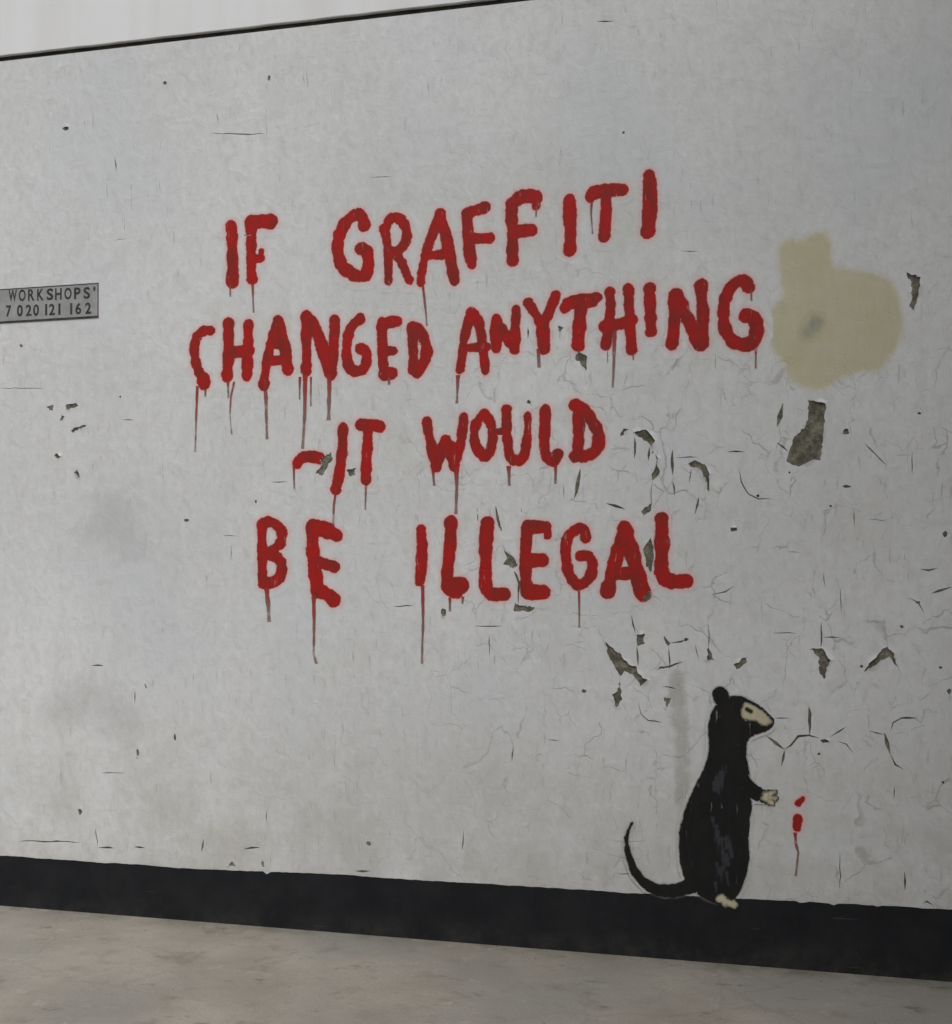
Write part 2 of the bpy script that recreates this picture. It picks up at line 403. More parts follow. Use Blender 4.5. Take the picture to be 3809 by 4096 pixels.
# right: under and beside the cream patch
hole('p', [(690, 1272), (800, 1295), (792, 1470), (770, 1660), (712, 1660), (630, 1702), (553, 1665), (600, 1510), (665, 1455), (690, 1380)])
hole('p', [(1318, 460), (1408, 490), (1395, 600), (1368, 705), (1338, 680), (1348, 560), (1340, 510)])
crack('p', [(530, 1295), (510, 1380), (492, 1445)], 34); crack('p', [(490, 1545), (560, 1600)], 16); crack('p', [(495, 1550), (480, 1610)], 14)
chip('p', 930, 1475, 22, 20); chip('p', 935, 1825, 26, 9); crack('p', [(180, 1605), (285, 1605)], 9); crack('p', [(1290, 860), (1296, 970)], 11)
crack('p', [(1050, 1550), (1120, 1620), (1190, 1690)], 8)
crack('m', [(800, 330), (815, 400), (850, 460), (900, 485), (970, 485)], 6)
# arches right of WOULD
hole('d', [(1150, 335), (1180, 282), (1212, 288), (1182, 318)]); crack('d', [(1212, 286), (1245, 310)], 9)
hole('d', [(1238, 300), (1300, 288), (1335, 318), (1352, 350), (1330, 388), (1303, 350), (1260, 328)])
crack('d', [(1240, 330), (1238, 440)], 16); crack('d', [(1318, 380), (1312, 455)], 14)
hole('d', [(1358, 395), (1370, 525), (1335, 558), (1330, 530), (1350, 480)]); crack('d', [(1335, 555), (1326, 620), (1330, 700)], 6)
crack('d', [(1440, 395), (1442, 530)], 16); crack('d', [(1440, 560), (1452, 640)], 12)
hole('d', [(1522, 470), (1560, 450), (1612, 472), (1640, 522), (1634, 640), (1622, 570), (1585, 498), (1535, 482)])
crack('d', [(1540, 495), (1528, 570)], 8); crack('d', [(1580, 645), (1558, 735)], 18); crack('d', [(952, 490), (940, 580), (918, 655)], 24)
crack('d', [(1090, 678), (1140, 692), (1190, 708)], 17); hole('d', [(1275, 722), (1330, 676), (1322, 722), (1288, 745)])
hole('d', [(676, 128), (708, 164), (668, 150)]); crack('d', [(505, 690), (515, 750), (540, 830)], 15); crack('d', [(640, 700), (645, 790)], 7)
hole('d', [(550, 925), (602, 962), (622, 1010), (600, 1022), (545, 1000), (565, 970)]); crack('d', [(600, 1030), (630, 1100), (625, 1210)], 14)
hole('d', [(608, 1205), (650, 1220), (715, 1226), (690, 1250), (600, 1246)])
hole('d', [(1328, 850), (1345, 960), (1330, 1060), (1300, 1000), (1285, 920)]); hole('d', [(1322, 1140), (1330, 1180), (1288, 1202), (1280, 1180)])
crack('d', [(480, 1370), (515, 1420)], 15); chip('d', 230, 1255, 16, 22); crack('d', [(475, 1240), (500, 1300)], 8); crack('d', [(390, 1325), (540, 1325)], 6)
crack('d', [(1730, 405), (1820, 405)], 10); chip('d', 1765, 815, 18, 12); crack('d', [(1465, 880), (1470, 930)], 12); crack('d', [(1650, 1160), (1720, 1145), (1765, 1115)], 9)
crack('d', [(1510, 100), (1515, 160)], 9); crack('d', [(1560, 1420), (1580, 1500)], 6)
# around -IT and ANYTHING
hole('c', [(500, 442), (560, 408), (568, 450), (512, 532), (478, 520), (512, 470)]); hole('c', [(640, 503), (692, 490), (690, 530), (652, 532)])
crack('c', [(440, 640), (445, 690)], 10); crack('c', [(240, 565), (330, 562)], 7); crack('c', [(545, 330), (560, 350)], 9); crack('c', [(800, 515), (830, 495)], 9)
hole('b', [(812, 1060), (860, 1090), (852, 1165), (822, 1130), (795, 1100)]); hole('b', [(695, 930), (742, 934), (716, 962)]); crack('b', [(715, 960), (705, 1020)], 18)
crack('b', [(1335, 1100), (1308, 1165)], 22); crack('b', [(838, 520), (852, 570)], 15); crack('b', [(1535, 1080), (1535, 1150)], 14); crack('b', [(560, 1160), (590, 1190)], 12)
crack('b', [(545, 930), (545, 1000)], 8); crack('b', [(965, 1050), (966, 1130)], 10)
crack('c', [(490, 50), (500, 110)], 16); crack('c', [(590, 50), (594, 115)], 15); crack('c', [(800, 1380), (800, 1440)], 16)
# upper wall
chip('t', 257, 498, 14, 10); crack('t', [(820, 520), (1030, 520)], 4); chip('t', 1045, 305, 7, 12); chip('t', 640, 322, 10, 7); crack('b', [(1180, 10), (1184, 60)], 5)
crack('0', [(2385, 85), (2460, 85)], 7)
# the cluster over the painted animal
hole('r', [(150, 142), (178, 168), (268, 253), (300, 262), (308, 286), (335, 318), (362, 330), (320, 362), (288, 312), (242, 286), (226, 312), (195, 265), (160, 200)])
hole('r', [(302, 108), (338, 100), (342, 155), (308, 166)]); crack('r', [(303, 165), (310, 262)], 13); crack('r', [(275, 10), (298, 105)], 7)
hole('r', [(218, 330), (232, 428), (202, 466), (182, 402), (206, 385)]); crack('r', [(200, 462), (190, 520)], 7); crack('r', [(222, 305), (216, 335)], 12)
hole('r', [(438, 112), (468, 150), (458, 166), (440, 140)]); crack('r', [(462, 150), (520, 143), (550, 130)], 8); chip('r', 545, 132, 10, 8)
crack('r', [(460, 165), (462, 280)], 6); crack('r', [(395, 285), (425, 270), (465, 265), (530, 242)], 9); chip('r', 425, 270, 16, 7)
hole('r', [(655, 172), (686, 236), (645, 232)]); crack('r', [(655, 60), (655, 175)], 5)
hole('r', [(778, 255), (845, 212), (842, 245), (792, 278)]); crack('r', [(710, 290), (775, 270)], 7)
hole('r', [(1152, 180), (1212, 174), (1236, 205), (1256, 232), (1236, 272), (1222, 328), (1196, 286), (1196, 218)]); crack('r', [(1205, 60), (1205, 175)], 8)
crack('r', [(1215, 122), (1300, 124)], 7); crack('r', [(1130, 290), (1190, 288)], 6); crack('r', [(955, 85), (957, 130)], 12); crack('r', [(960, 100), (1090, 104)], 5)
hole('r', [(1415, 295), (1438, 248), (1500, 190), (1530, 163), (1558, 190), (1584, 268), (1542, 218), (1490, 246), (1450, 272)])
crack('r', [(940, 605), (985, 640), (1026, 672)], 20); crack('r', [(1026, 672), (1060, 650), (1095, 607), (1148, 602), (1200, 617)], 12)
crack('r', [(1146, 465), (1150, 530), (1150, 602)], 17); crack('r', [(1028, 675), (1012, 755)], 13); chip('r', 1225, 630, 22, 11)
crack('r', [(1245, 612), (1300, 580), (1330, 560)], 7); crack('r', [(1285, 630), (1330, 645), (1365, 690)], 7)
crack('r', [(1518, 590), (1530, 640), (1545, 692)], 30); crack('r', [(1545, 690), (1570, 745), (1612, 770)], 11); crack('r', [(1440, 580), (1520, 600)], 6)
crack('r', [(1545, 590), (1560, 540), (1600, 518), (1670, 520), (1700, 545)], 6)
hole('r', [(438, 415), (476, 420), (462, 450), (446, 482)]); crack('r', [(310, 440), (325, 500), (360, 530), (430, 542)], 6); crack('r', [(430, 362), (500, 376)], 8)
crack('r', [(960, 520), (1060, 518)], 5); crack('r', [(0, 290), (45, 292)], 9); chip('r', 45, 385, 12, 10); chip('r', 1835, 385, 12, 10)
# far right and lower right
crack('q', [(795, 440), (795, 560)], 30); crack('q', [(925, 470), (928, 530)], 15); crack('q', [(1060, 610), (1140, 622), (1220, 600)], 22)
crack('q', [(1160, 825), (1240, 800), (1345, 768)], 30); chip('q', 1280, 300, 22, 25); crack('q', [(955, 860), (1045, 905), (1100, 1000)], 12); chip('q', 1045, 905, 20, 12)
crack('q', [(800, 722), (910, 722)], 12); crack('q', [(190, 1070), (190, 1290)], 10); crack('q', [(365, 760), (365, 1000)], 7); chip('q', 1320, 1690, 20, 24)
crack('q', [(870, 1922), (1030, 1922)], 9); crack('q', [(80, 1830), (95, 1960)], 24); crack('q', [(420, 37), (520, 37)], 12)
crack('g', [(1580, 265), (1582, 370)], 14); crack('g', [(1055, 330), (1030, 390)], 13); crack('g', [(1680, 445), (1705, 432), (1745, 455)], 13); crack('g', [(160, 320), (150, 350)], 10)
crack('g', [(1215, 150), (1215, 380)], 5)
# left
hole('l', [(345, 1115), (395, 1098), (390, 1145), (365, 1140)]); hole('l', [(485, 1105), (560, 1085), (580, 1105), (520, 1138), (490, 1135)]); crack('l', [(580, 1100), (605, 1140)], 12)
hole('l', [(455, 1175), (480, 1185), (465, 1215), (440, 1218)]); hole('l', [(522, 1290), (545, 1268), (640, 1250), (640, 1268), (560, 1290), (540, 1310)])
chip('l', 425, 1480, 24, 20); hole('l', [(548, 1600), (570, 1575), (590, 1620), (605, 1660), (575, 1632)]); crack('l', [(1090, 1105), (1080, 1165)], 16)
crack('l', [(0, 978), (200, 978), (330, 985)], 5); crack('l', [(1365, 1790), (1362, 1860)], 14); crack('l', [(905, 1212), (1000, 1214)], 7); chip('l', 890, 1040, 10, 9)
crack('k', [(820, 1020), (838, 1110)], 13); crack('k', [(770, 1080), (768, 1165)], 12); crack('k', [(510, 942), (600, 942)], 8); crack('k', [(1010, 850), (1030, 862)], 12)
crack('k', [(570, 1552), (740, 1552)], 6); chip('k', 455, 1770, 14, 22); crack('k', [(1315, 250), (1315, 350)], 5); crack('k', [(705, 770), (700, 815)], 9); chip('k', 1060, 115, 15, 11)
chip('k', 785, 1440, 9, 26); chip('k', 995, 1350, 9, 20)
# along the top of the black base
crack('h', [(110, 237), (220, 235), (460, 242)], 8); crack('h', [(545, 160), (555, 270)], 9); crack('h', [(555, 272), (650, 274)], 12); crack('h', [(760, 268), (825, 272)], 15)
crack('h', [(1160, 225), (1145, 300)], 17); crack('h', [(1385, 280), (1480, 270)], 12); hole('h', [(1295, 372), (1325, 350), (1345, 378)]); crack('h', [(930, 332), (990, 345)], 10)
crack('h', [(1500, 240), (1505, 300)], 9); chip('h', 1495, 365, 10, 18)
crack('i', [(170, 262), (255, 262)], 14); crack('i', [(545, 255), (545, 300)], 11); chip('i', 248, 108, 13, 16); crack('i', [(1120, 290), (1190, 292)], 12)
crack('i', [(440, 200), (430, 250)], 9); crack('i', [(1650, 275), (1780, 275)], 6)

# a scatter of further small chips and short cracks, densest on the failing lower right
for i in range(150):
    u = rng.uniform(0, 3809); v = rng.uniform(300, 3380)
    dens = 0.25 + 0.75 * max(0, min(1, (u - 1500) / 1600)) * max(0, min(1, (v - 900) / 900))
    if v > 3250: dens = 0.7
    if rng.random() > dens: continue
    if (2440 < u < 3260 and 2680 < v) or (3030 < u < 3650 and 900 < v < 1560) or (u < 430 and 1080 < v < 1330): continue
    X, Z = W(u, v)
    t = rng.random()
    if t < 0.45:
        L = rng.uniform(0.03, 0.11); HOLES.append((slit([(X, Z), (X + rng.uniform(-0.01, 0.01), Z - L)], rng.uniform(0.003, 0.007)), False))
    elif t < 0.7:
        L = rng.uniform(0.03, 0.11); HOLES.append((slit([(X, Z), (X + L, Z + rng.uniform(-0.008, 0.008))], rng.uniform(0.003, 0.006)), False))
    else:
        r = rng.uniform(0.004, 0.009); HOLES.append(([(X + r * math.cos(a * 1.05) * rng.uniform(.6, 1.4), Z + r * math.sin(a * 1.05) * rng.uniform(.6, 1.4)) for a in range(6)], False))

def inside(p, poly):
    x, y = p; c = False; n = len(poly); j = n - 1
    for i in range(n):
        xi, yi = poly[i]; xj, yj = poly[j]
        if (yi > y) != (yj > y) and x < (xj - xi) * (y - yi) / (yj - yi) + xi: c = not c
        j = i
    return c

def build_coat():
    pts, edges = [], []
    def ring(poly):
        n0 = len(pts); pts.extend(Vector(p) for p in poly); m = len(poly)
        edges.extend((n0 + i, n0 + (i + 1) % m) for i in range(m))
    ring([(XL, -0.35), (XR, -0.35), (XR, ZJ), (XL, ZJ)])
    for p, _ in HOLES: ring(p)
    for i in range(47):
        for j in range(17):
            pts.append(Vector((XL + 0.2 + i * 0.26 + rng.uniform(-.04, .04), -0.2 + j * 0.265 + rng.uniform(-.04, .04))))
    vo, eo, fo, *_ = delaunay_2d_cdt(pts, edges, [], 0, 1e-5, False)
    bb = [(min(q[0] for q in p), max(q[0] for q in p), min(q[1] for q in p), max(q[1] for q in p), p) for p, _ in HOLES]
    keep = []
    for f in fo:
        c = (sum(vo[i].x for i in f) / len(f), sum(vo[i].y for i in f) / len(f))
        if any(a <= c[0] <= b and d <= c[1] <= e and inside(c, p) for a, b, d, e, p in bb): continue
        keep.append(f)
    ec = {}
    for f in keep:
        for a, b in zip(f, list(f[1:]) + [f[0]]): ec[(a, b)] = 1
    bound = [(a, b) for (a, b) in ec if (b, a) not in ec]
    nv = len(vo)
    V = [(v.x, 0.0, v.y) for v in vo] + [(v.x, 0.006, v.y) for v in vo]
    F2 = [tuple(f) for f in keep] + [(b, a, a + nv, b + nv) for a, b in bound]
    # wind the front faces towards the street
    a, b, c = [Vector(V[i]) for i in F2[0][:3]]
    if (b - a).cross(c - a).y > 0: F2 = [tuple(reversed(f)) for f in F2]
    me = bpy.data.meshes.new('paint_coat'); me.from_pydata(V, [], F2); me.update(); me.validate()
    return me
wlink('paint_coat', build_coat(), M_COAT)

# the bare render seen through the larger openings: slightly hollowed pieces behind the coat
for poly, patch in HOLES:
    if not patch: continue
    cx = sum(p[0] for p in poly) / len(poly); cz = sum(p[1] for p in poly) / len(poly)
    vs_ = [Vector(p) for p in poly]
    n = len(vs_)
    vo, eo, fo, *_ = delaunay_2d_cdt(vs_ + [Vector((cx, cz))], [(i, (i + 1) % n) for i in range(n)], [], 1, 1e-5, False)
    Vv = [(v.x - cx, 0.0048 + rng.uniform(-0.0012, 0.0010), v.y - cz) for v in vo]
    ff = [tuple(f) for f in fo]
    if not ff: continue
    a, b, c = [Vector(Vv[i]) for i in ff[0][:3]]
    if (b - a).cross(c - a).y > 0: ff = [tuple(reversed(f)) for f in ff]
    o = link('bare_patch', mesh('bare_patch', Vv, ff), M_BARE, wall, (cx + 3, 0, cz))

def area(p): return 0.5 * abs(sum(a[0] * b[1] - b[0] * a[1] for a, b in zip(p, p[1:] + p[:1])))
# black painted base, its upper edge painted by hand
def plinth():
    n = int((XR - XL) / 0.02); V, Fc = [], []
    off = 0.0
    for i in range(n + 1):
        x = XL + (XR - XL) * i / n
        off = off * 0.85 + rng.uniform(-0.0016, 0.0016)
        z = 0.2705 + off + 0.0025 * math.sin(x * 3.1) - (rng.uniform(0.004, 0.012) if rng.random() < 0.03 else 0)
        V += [(x, 0.0, z + 0.0015), (x, -0.0035, z), (x, -0.0045, 0.02), (x, -0.0045, -0.2)]
    for i in range(n):
        a, b = 4 * i, 4 * i + 4
        for j in range(3): Fc.append((a + j, a + j + 1, b + j + 1, b + j))
    return mesh('plinth', V, Fc)
wlink('plinth', plinth(), M_PLINTH)

# fascia above the open joint; its lower arris is a little uneven
def fascia():
    n = 160; V, Fc = [], []
    for i in range(n + 1):
        x = XL + (XR - XL) * i / n; w = rng.uniform(-0.0012, 0.0012)
        V += [(x, 0.06, ZF + w), (x, -0.004, ZF + w), (x, -0.006, ZF + 0.003 + w), (x, -0.006, 6.2), (x, 0.03, 6.2)]
    for i in range(n):
        a, b = 5 * i, 5 * i + 5
        for j in range(4): Fc.append((a + j, b + j, b + j + 1, a + j + 1) if False else (a + j, a + j + 1, b + j + 1, b + j))
    me = mesh('fascia', V, Fc)
    return me
wlink('fascia', fascia(), M_FASCIA)
V, Fc = box_geo(XL, XR, -0.06, 0.42, 6.202, 6.29)
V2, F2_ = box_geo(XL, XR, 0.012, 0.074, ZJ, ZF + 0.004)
wlink('joint_shade_strip', mesh('joint_shade_strip', V2, F2_), M_JOINT)  # dark strip set in the open joint, its colour standing for shade
wlink('coping', mesh('coping', V, Fc), M_KERB)

# ------------------------------------------------------------------ paint marks
def seg_dist(X, Z, a, b, ra, rb):
    dx, dz = b[0] - a[0], b[1] - a[1]; L2 = dx * dx + dz * dz + 1e-12
    t = np.clip(((X - a[0]) * dx + (Z - a[1]) * dz) / L2, 0, 1)
    return np.hypot(X - a[0] - t * dx, Z - a[1] - t * dz) - (ra + (rb - ra) * t)
def poly_dist(X, Z, P):
    d = np.full(X.shape, 1e9); c = np.zeros(X.shape, bool); n = len(P)
    for i in range(n):
        a, b = P[i], P[(i + 1) % n]
        d = np.minimum(d, seg_dist(X, Z, a, b, 0, 0))
        cond = (a[1] > Z) != (b[1] > Z)
        with np.errstate(divide='ignore', invalid='ignore'):
            xi = (b[0] - a[0]) * (Z - a[1]) / (b[1] - a[1]) + a[0]
        c ^= cond & (X < xi)
    return np.where(c, -d, d)
def smooth_line(P, it=2):
    for _ in range(it):
        Q = [P[0]]
        for a, b in zip(P, P[1:]):
            Q += [tuple(a[k] * .75 + b[k] * .25 for k in range(len(a))), tuple(a[k] * .25 + b[k] * .75 for k in range(len(a)))]
        Q.append(P[-1]); P = Q
    return P
_layer = [0]
def field(X, Z, strokes, polys=()):
    D = np.full(X.shape, 1e9)
    for s in strokes:
        if len(s) == 1: D = np.minimum(D, np.hypot(X - s[0][0], Z - s[0][1]) - s[0][2])
        for a, b in zip(s, s[1:]): D = np.minimum(D, seg_dist(X, Z, a, b, a[2], b[2]))
    for q in polys: D = np.minimum(D, poly_dist(X, Z, q))
    return D
def mark(name, strokes, halo, cell, y, mat, parent, polys=(), base=None, others=(), solid=False):
    """strokes: lists of (x, z, radius) in metres on the wall; polys: closed outlines"""
    allp = [(p[0], p[1], p[2]) for s in strokes for p in s] + [(p[0], p[1], 0) for q in polys for p in q]
    x0 = min(p[0] - p[2] for p in allp) - halo - cell; x1 = max(p[0] + p[2] for p in allp) + halo + cell
    z0 = min(p[1] - p[2] for p in allp) - halo - cell; z1 = max(p[1] + p[2] for p in allp) + halo + cell
    nx, nz = int((x1 - x0) / cell) + 2, int((z1 - z0) / cell) + 2
    X, Z = np.meshgrid(x0 + np.arange(nx) * cell, z0 + np.arange(nz) * cell)
    D = field(X, Z, strokes, polys)
    q = np.minimum(np.minimum(D[:-1, :-1], D[1:, :-1]), np.minimum(D[:-1, 1:], D[1:, 1:])) < halo
    Xc, Zc = X[:-1, :-1] + cell / 2, Z[:-1, :-1] + cell / 2
    for p, _ in HOLES:                       # the paint is missing where the render has fallen away
        if solid or area(p) < 0.00025 or max(a[0] for a in p) < x0 or min(a[0] for a in p) > x1 or max(a[1] for a in p) < z0 or min(a[1] for a in p) > z1: continue
        q &= poly_dist(Xc, Zc, p) > 0.0
    if others:                               # a skin never covers the paint of its neighbour
        Dc = field(Xc, Zc, strokes, polys)
        for st2, po2 in others:
            pts2 = [(a[0], a[1]) for t in st2 for a in t] + [(a[0], a[1]) for t in po2 for a in t]
            if max(a[0] for a in pts2) < x0 - .15 or min(a[0] for a in pts2) > x1 + .15 or max(a[1] for a in pts2) < z0 - .15 or min(a[1] for a in pts2) > z1 + .15: continue
            Do = field(Xc, Zc, st2, po2)
            q &= ~((Dc > -0.011) & (Do < np.where(Dc > 0, Dc - 0.35 * cell, np.minimum(Dc - 0.35 * cell, -0.008))))
    jj, ii = np.nonzero(q)
    idx = np.full(X.shape, -1, int); V = []; vals = []; Fc = []
    bx, bz = base or ((x0 + x1) / 2, z0 + halo)
    def vid(j, i):
        if idx[j, i] < 0:
            idx[j, i] = len(V); V.append((X[j, i] - bx, 0.0, Z[j, i] - bz)); vals.append(D[j, i])
        return int(idx[j, i])
    for j, i in zip(jj, ii): Fc.append((vid(j, i), vid(j, i + 1), vid(j + 1, i + 1), vid(j + 1, i)))
    me = mesh(name, V, Fc)
    at = me.attributes.new('edge', 'FLOAT', 'POINT'); at.data.foreach_set('value', np.array(vals, dtype=np.float32))
    pl = parent.location if parent else Vector((0, 0, 0))
    _layer[0] += 1
    return link(name, me, mat, parent, (bx - pl.x, y - pl.y, bz - pl.z))
def strokes_of(c, spec):
    """spec: list of (width, points) or (width0, width1, points), in crop pixels"""
    ox, oy, s = CROPS[c]; out = []
    for sp in spec:
        w0, w1, pts = (sp[0], sp[0], sp[1]) if len(sp) == 2 else sp
        P = S(c, pts); n = max(1, len(P) - 1); L = []
        for i, (u, v) in enumerate(P):
            w = (w0 + (w1 - w0) * i / n) / s / ppm(u) / 2 * 1.25
            L.append((*W(u, v), w))
        if len(L) > 1:
            L = smooth_line(L) if len(L) > 2 else L
            M = [L[0]]
            for a, b in zip(L, L[1:]):
                m = max(1, int(math.hypot(b[0] - a[0], b[1] - a[1]) / 0.035))
                M += [tuple(a[q] + (b[q] - a[q]) * t / m for q in range(3)) for t in range(1, m + 1)]
            L = [(x, z, r * rng.uniform(0.86, 1.12)) for x, z, r in M]
        out.append(L)
    return out
def drip_mesh(c, pts, w, parent, mat=None, y=-0.0012):
    ox, oy, s = CROPS[c]; P = [(*p, 0) for p in SW(c, pts)]
    u = ox + pts[0][0] / s; r = w / s / ppm(u) / 2 * 0.8; h = 0.004
    Q = []
    for a, b in zip(P, P[1:]):
        m = max(2, int(math.hypot(b[0] - a[0], b[1] - a[1]) / 0.03))
        for j in range(m): Q.append((a[0] + (b[0] - a[0]) * j / m, a[1] + (b[1] - a[1]) * j / m))
    Q.append(P[-1][:2])
    V, Fc, E, A = [], [], [], []
    n = len(Q); bx, bz = Q[-1]; drift = 0
    for i, (x, z) in enumerate(Q):
        t = i / (n - 1); drift += rng.uniform(-.0007, .0007)
        rr = r * (1.25 - 0.6 * min(1, t * 1.3)) * rng.uniform(0.75, 1.2) * (1.35 if t > 0.95 else 1)
        for o, e in ((-rr - h, h), (-rr, 0), (0, -rr), (rr, 0), (rr + h, h)):
            V.append((x + drift + o - bx, 0, z - bz)); E.append(e); A.append(t)
    for i in range(n - 1):
        for j in range(4): Fc.append((5 * i + j, 5 * i + 5 + j, 5 * i + 6 + j, 5 * i + 1 + j))
    me = mesh('drip', V, Fc)
    me.attributes.new('edge', 'FLOAT', 'POINT').data.foreach_set('value', np.array(E, dtype=np.float32))
    me.attributes.new('along', 'FLOAT', 'POINT').data.foreach_set('value', np.array(A, dtype=np.float32))
    pw = parent.matrix_basis.translation + (parent.parent.matrix_basis.translation if parent.parent else Vector((0, 0, 0)))
    return link('drip', me, mat or M_DRIP, parent, (bx - pw.x, y - pw.y, bz - pw.z))

_ly = [0]
WORDS = []
def word(label, letters): WORDS.append((label, letters, [strokes_of(c, sp) for c, sp, _ in letters]))
def build_word(label, letters, st):
    """letters: list of (crop, stroke spec, [drips])"""
    xs = [p[0] for s in st for q in s for p in q]; zs = [p[1] for s in st for q in s for p in q]
    root = empty('painted_word', ((min(xs) + max(xs)) / 2, 0, min(zs)), label, 'painted word', 'red hand-painted words of the slogan')
    for (c, sp, drips), s in zip(letters, st):
        _ly[0] = (_ly[0] + 1) % 5
        lo = mark('letter', s, 0.036, 0.006, -0.0003 - 0.0001 * _ly[0], M_RED, root, others=[(o, ()) for w in WORDS for o in w[2] if o is not s])
        for d in drips:
            cc, pts, w = d
            drip_mesh(cc, pts, w, lo)
    return root

word('red painted word IF, topmost and leftmost of the slogan on the white wall', [
    ('a', [(50, 56, [(298, 395), (303, 500), (306, 700)])], [('a', [(293, 700), (295, 775)], 14)]),
    ('a', [(50, [(406, 390), (401, 560), (408, 680)]), (62, [(405, 385), (460, 378), (505, 380)]), (42, [(505, 380), (508, 398)]), (44, [(412, 575), (455, 572)]), (26, [(456, 570), (457, 535)])],
     [('a', [(410, 680), (418, 860)], 16)])])
word('red painted word GRAFFITI in the top line of the slogan', [
    ('a', [(54, [(1000, 400), (990, 350), (955, 340), (905, 375), (862, 460), (858, 550), (890, 625), (950, 665), (1005, 672), (1025, 620), (1020, 540), (985, 520)])], []),
    ('a', [(46, 38, [(1105, 415), (1120, 470), (1130, 560), (1128, 690)]), (44, [(1110, 425), (1130, 365), (1168, 350), (1210, 380), (1232, 450), (1215, 505), (1160, 545)]), (54, [(1150, 540), (1175, 545)]), (42, 36, [(1165, 545), (1205, 605), (1242, 695)])],
     [('a', [(1130, 685), (1132, 720)], 16)]),
    ('a', [(36, 46, [(1300, 700), (1308, 620), (1345, 480), (1402, 340)]), (50, [(1402, 340), (1440, 480), (1477, 690)]), (42, [(1320, 560), (1450, 550)])], [('a', [(1308, 690), (1318, 780), (1332, 930)], 14)]),
    ('a', [(50, [(1545, 335), (1546, 460), (1568, 605)]), (50, [(1545, 335), (1595, 318), (1640, 305)]), (52, [(1560, 470), (1662, 466)])], []),
    ('b', [(52, [(455, 285), (465, 420), (462, 585)]), (58, [(458, 285), (500, 248), (545, 240), (590, 252)]), (40, [(588, 255), (588, 295)]), (56, [(480, 430), (562, 425)])], [('b', [(592, 280), (588, 355)], 12)]),
    ('b', [(56, [(766, 262), (768, 400), (765, 530)])], []),
    ('b', [(58, [(885, 230), (935, 213), (1045, 210)]), (46, [(880, 232), (876, 250)]), (50, [(955, 215), (958, 350), (946, 460)])], [('b', [(882, 260), (878, 340), (886, 445)], 13)]),
    ('b', [(58, 62, [(1184, 135), (1190, 300), (1178, 435)])], [])])
word('red painted word CHANGED, leftmost in the second line of the slogan', [
    ('a', [(44, [(192, 955), (150, 955), (112, 990), (100, 1060), (114, 1150), (145, 1215)]), (64, [(150, 1215), (158, 1235)])],
     [('l', [(1462, 960), (1455, 1200), (1450, 1450)], 22), ('l', [(1520, 985), (1520, 1040)], 20)]),
    ('a', [(52, [(284, 920), (284, 1060), (276, 1195)]), (50, [(388, 920), (385, 1060), (380, 1195)]), (64, [(285, 1068), (390, 1062)])],
     [('l', [(1687, 920), (1690, 1050)], 20), ('l', [(1735, 930), (1710, 1040), (1704, 1180), (1718, 1320)], 16)]),
    ('a', [(48, [(470, 1240), (485, 1110), (520, 980), (545, 905)]), (52, [(545, 905), (575, 1010), (598, 1165)]), (42, [(490, 1115), (585, 1105)]), (60, [(535, 990), (545, 1020)])], [('c', [(210, 20), (217, 120), (222, 340)], 26)]),
    ('a', [(48, [(692, 885), (695, 1030), (695, 1165)]), (54, [(695, 885), (735, 920), (780, 1040), (815, 1180)]), (48, [(843, 895), (842, 1050), (826, 1190)])],
     [('c', [(425, 0), (420, 200), (410, 390)], 26), ('c', [(397, 10), (395, 130)], 14), ('c', [(455, 10), (455, 165)], 12), ('c', [(552, 0), (545, 240)], 32)]),
    ('a', [(48, [(978, 893), (930, 930), (908, 1010), (906, 1110), (930, 1165), (980, 1172), (1012, 1140), (1016, 1065), (980, 1050)])], []),
    ('a', [(48, [(1095, 910), (1098, 1050), (1105, 1180)]), (48, [(1095, 915), (1175, 908)]), (46, [(1105, 1062), (1152, 1060)]), (64, [(1110, 1182), (1145, 1180)])], [('a', [(1130, 1190), (1133, 1240)], 20)]),
    ('a', [(46, [(1252, 935), (1260, 1060), (1262, 1160)]), (50, [(1255, 935), (1300, 952), (1335, 1045), (1322, 1115), (1280, 1185), (1262, 1160)])], [])])
